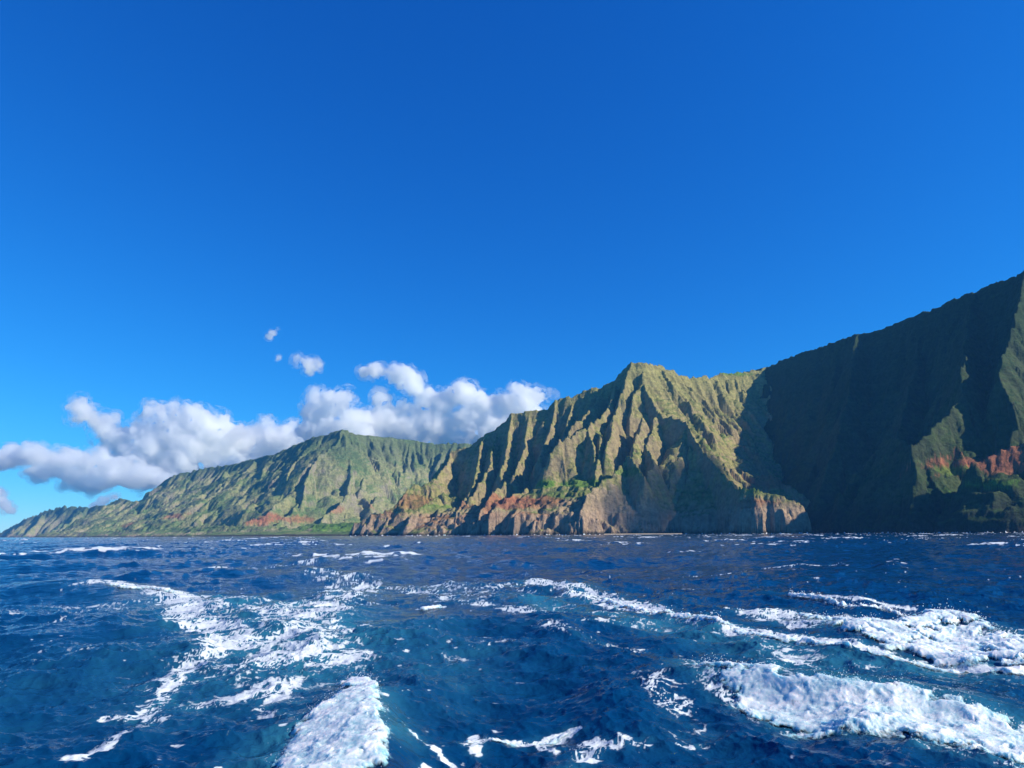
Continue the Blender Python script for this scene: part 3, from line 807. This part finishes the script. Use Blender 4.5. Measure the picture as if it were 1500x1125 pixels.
def cloud(label, puffs, seed, vox=52.0, flat=.85, amp=1.0, mat=None, grow=1.35, CD=17500.0, shift=None):
    import bmesh
    bm = bmesh.new(); rr = np.random.RandomState(seed)
    for px, py, r in puffs:
        for k in range(5):
            q = at(px + (rr.normal() * r * .5 if k else 0), py + (rr.normal() * r * .3 if k else 0), CD + (rr.normal() * r * CD / 1000 * .5 if k else 0))
            if shift: q = at(px, py, r) + np.array(SUN) * shift + rr.normal(size=3) * 40 * (k > 0)
            R_ = (95 if shift else r * CD / 1000) * grow * (.9 if k == 0 else rr.uniform(.3, .65))
            bmesh.ops.create_icosphere(bm, subdivisions=2, radius=1.0, matrix=Matrix.Translation(q) @ Matrix.Diagonal((R_, R_ * 1.1, R_ * flat, 1)))
    me = bpy.data.meshes.new('cloud'); bm.to_mesh(me); bm.free()
    o = bpy.data.objects.new('cloud', me); sc.collection.objects.link(o)
    md = o.modifiers.new('remesh', 'REMESH'); md.mode = 'VOXEL'; md.voxel_size = vox; md.use_smooth_shade = True
    dg = bpy.context.evaluated_depsgraph_get(); dg.update()
    me2 = bpy.data.meshes.new_from_object(o.evaluated_get(dg))
    o.modifiers.clear(); o.data = me2; bpy.data.meshes.remove(me); me2.name = 'cloud'
    # keep the largest connected piece only
    bm = bmesh.new(); bm.from_mesh(me2); bm.verts.ensure_lookup_table()
    seen = np.zeros(len(bm.verts), np.int32); comps = []
    for v in bm.verts:
        if seen[v.index]: continue
        st = [v]; seen[v.index] = 1; comp = []
        while st:
            w_ = st.pop(); comp.append(w_)
            for e_ in w_.link_edges:
                q = e_.other_vert(w_)
                if not seen[q.index]: seen[q.index] = 1; st.append(q)
        comps.append(comp)
    comps.sort(key=len)
    kill = [v for c_ in comps[:-1] for v in c_]
    if kill: bmesh.ops.delete(bm, geom=kill, context='VERTS')
    bm.to_mesh(me2); bm.free()
    N_ = len(me2.vertices)
    co = np.empty(N_ * 3, np.float32); me2.vertices.foreach_get('co', co); co = co.reshape(-1, 3).astype(float)
    for lam, am in ((1100, 200), (460, 150), (200, 80), (95, 36)):
        no = np.empty(N_ * 3, np.float32); me2.vertices.foreach_get('normal', no); no = no.reshape(-1, 3)
        b_ = np.abs(perlin3(co / lam, seed + int(lam))) * 2.0
        co = co + no * ((b_ - .45) * am * amp)[:, None]
        me2.vertices.foreach_set('co', co.astype(np.float32).reshape(-1)); me2.update()
    me2.materials.clear(); me2.materials.append(mat or CLOUD)
    me3 = me2.copy(); me3.name = 'fringe'; me3.materials.clear(); me3.materials.append(FRINGE)
    for sm in range(2):
        no = np.empty(N_ * 3, np.float32); me3.vertices.foreach_get('normal', no); no = no.reshape(-1, 3)
        co = co + no * ((60 + 90 * perlin3(co / 420, seed + 400 + sm)) * min(1, amp + .1))[:, None]
        me3.vertices.foreach_set('co', co.astype(np.float32).reshape(-1)); me3.update()
    o3 = bpy.data.objects.new('fringe', me3); sc.collection.objects.link(o3); o3.parent = o
    tag(o, label, 'cloud', 'clouds beyond the mountains')
    return N_
tot = 0
tot += cloud('broad white cumulus heap over the low left ridge with a hooked left tip', [(130,608,15),(88,606,8),(110,612,6),(152,622,18),(180,642,20),(210,640,22),(232,606,17),(222,600,10),(255,612,18),(290,618,22),(318,620,18),
   (205,668,26),(245,655,34),(290,652,34),(326,650,28),(232,690,26),(275,685,30),(335,682,24)], 1)
tot += cloud('white cumulus bank resting behind the left shoulder of the far peak', [(375,640,16),(400,634,17),(425,636,17),(450,645,18),(372,662,26),(420,662,30),(458,662,26),(395,690,26)], 2, CD=19300.0)
tot += cloud('flat grey streaked cloud low at the left edge', [(-10,676,26),(20,672,28),(60,670,28),(100,678,28),(140,674,24),(175,682,26),(205,692,26),(60,692,22),(110,697,24),(160,695,24),(150,708,20),(200,706,22),(240,704,20),(12,670,9),(38,667,10),(62,663,11),(90,672,11),(135,674,10),(158,676,11),(185,688,12),(60,692,9),(100,694,11),(140,694,12),(210,694,12),(175,704,11),(205,712,10),(238,706,12),(20,700,8),(120,712,7),(60,705,7)], 3, 52, .38, .45, CD=16000.0, grow=1.2)
tot += cloud('small white cloud peeping over the jagged far left ridge', [(152,735,8),(168,728,7),(140,742,7)], 4, 60, .8, .6, CD=20500.0)
tot += cloud('pale cloud cut off by the left edge above the horizon', [(-8,722,13),(5,735,9),(15,745,8),(40,752,8)], 5, 60, .6, .6, CD=21000.0)
tot += cloud('tiny wisp of cloud, highest in the sky', [(400,488,4),(394,494,4),(407,482,3)], 6, 40, .8, .4)
tot += cloud('ragged small cloud floating above the far peak on the left', [(455,533,12),(440,527,7),(467,536,9),(452,545,8),(470,560,7),(484,568,6)], 7, 55, .8, .7)
tot += cloud('scrap of thin cloud left of the ragged one', [(408,524,4),(394,530,4),(418,532,4),(413,542,3)], 8, 40, .8, .4)
tot += cloud('white cloud with a rounded horn rising right above the far peak', [(472,592,12),(492,584,13),(512,578,9),(462,606,12),(490,604,16),(480,628,20),(520,618,20),(515,640,24),(455,628,14)], 9, grow=1.5, CD=16300.0)
tot += cloud('separate bright oval cloud floating above the long bank', [(532,545,8),(552,543,11),(574,545,13),(592,545,11),(603,552,11),(585,556,9),(606,566,8)], 10, 70, .75, .8)
tot += cloud('long heaped cloud bank running behind the fluted main ridge', [(612,578,10),(632,582,11),(655,582,13),(682,584,14),(706,592,15),(652,600,15),(565,590,9),(556,618,22),(592,632,22),(640,628,24),(688,616,24),(722,604,18),
   (742,592,15),(764,580,14),(785,578,11),(800,582,8),(770,602,20),(728,632,26),(680,645,24),(782,620,16),(545,645,20),(620,650,20),(612,612,14),(590,600,12),(618,594,10)], 11, grow=1.5)
cloud('small white cumulus out of frame to the right, shading the sea cliff hollow', [(945,720,2850),(960,770,2760),(1000,770,2760),(1025,770,2740),(1000,730,2830),(1040,735,2780),
   (970,700,2930),(1000,690,2950),(1035,690,2900),(960,740,2800),(1020,755,2740),(985,750,2780)], 12, shift=3600.0, amp=.2, vox=30.0, grow=1.4)  # unseen cloud added for its shadow; shaded spots projected back toward the sun

# ------------------------------------------------------------------ haze
m, n, l = new_mat('haze')
out = n.new('ShaderNodeOutputMaterial'); pv = n.new('ShaderNodeVolumePrincipled')
pv.inputs['Color'].default_value = (.12, .48, 1.0, 1)
pv.inputs['Density'].default_value = 2.3e-5
pv.inputs['Anisotropy'].default_value = 0.0
l.new(pv.outputs[0], out.inputs['Volume'])
X0, X1, Y0, Y1, Z0, Z1 = -15200., 15200., -60., 14900., -240., 1330.
me = bpy.data.meshes.new('haze')
me.from_pydata([(x, y, z) for x in (X0, X1) for y in (Y0, Y1) for z in (Z0, Z1)], [],
               [(0, 1, 3, 2), (4, 6, 7, 5), (0, 4, 5, 1), (2, 3, 7, 6), (0, 2, 6, 4), (1, 5, 7, 3)])
me.materials.append(m)
o = bpy.data.objects.new('haze', me); sc.collection.objects.link(o)
tag(o, 'thin blue sea haze over the water and mountains', 'haze', kind='stuff')
zs = [min(v.co.z for v in o_.data.vertices) for o_ in sc.objects if o_.type == 'MESH' and o_.name.startswith('hills')]
print('lowest', zs, max(max(v.co.z for v in o_.data.vertices) for o_ in sc.objects if o_.type == 'MESH' and o_.name.startswith('hills')), min(v.co.y for o_ in sc.objects if o_.name.startswith(('cloud', 'fringe')) for v in o_.data.vertices))

# ------------------------------------------------------------------ surf at the foot of the cliffs
Vs = []; Fs = []
for (u0, u1, y0, y1, rr_, scl, sd_, ex) in ((-.27, .50, 2300, 3700, H3, 1.0, 3, sea_cliff(75, -.17, -.06)), (.44, .80, 1700, 2900, H4, 1.0, 11, sea_cliff(30, .3, .4))):
    u = np.linspace(u0, u1, 700)[None, :]; y = np.linspace(y0, y1, 260)[:, None]
    Z = ex(u * y, y + 0 * u, terrain(u * y, y + 0 * u, rr_, scl, sd_, crag=1.0 if sd_ == 3 else .4))
    first = np.argmax(Z > .3, axis=0); ok = (Z > .3).any(axis=0) & (first > 0)
    yc = y[:, 0][first]; uc = u[0]
    nn = fbm(uc * 260, uc * 0, 3, 201); n2_ = perlin(uc * 900, uc * 0 + 4, 205)
    pk = np.clip(nn * 2.6 + .12 + .8 * n2_, 0, 1) * ok
    for i in range(len(uc) - 1):
        if pk[i] <= .05 or abs(yc[i] - yc[i + 1]) > 60: continue
        k = len(Vs); h0, h1 = 4.5 * pk[i] ** 2, 4.5 * pk[i + 1] ** 2
        for (uu, yy, hh) in ((uc[i], yc[i], h0), (uc[i + 1], yc[i + 1], h1)):
            Vs += [(uu * (yy - 14), yy - 14, -.6), (uu * (yy - 6), yy - 6, hh + .3), (uu * (yy + 5), yy + 5, hh * .6)]
        Fs += [(k, k + 3, k + 4, k + 1), (k + 1, k + 4, k + 5, k + 2)]
q = at(793, 782, 2640)
me = bpy.data.meshes.new('surf'); me.from_pydata(Vs, [], Fs); me.materials.append(WHITE)
ea = me.attributes.new('edge', 'FLOAT', 'POINT'); ea.data.foreach_set('value', np.ones(len(Vs), np.float32))
o = bpy.data.objects.new('surf', me); sc.collection.objects.link(o)
tag(o, 'white surf washing along the foot of the sea cliffs', 'surf', kind='stuff')
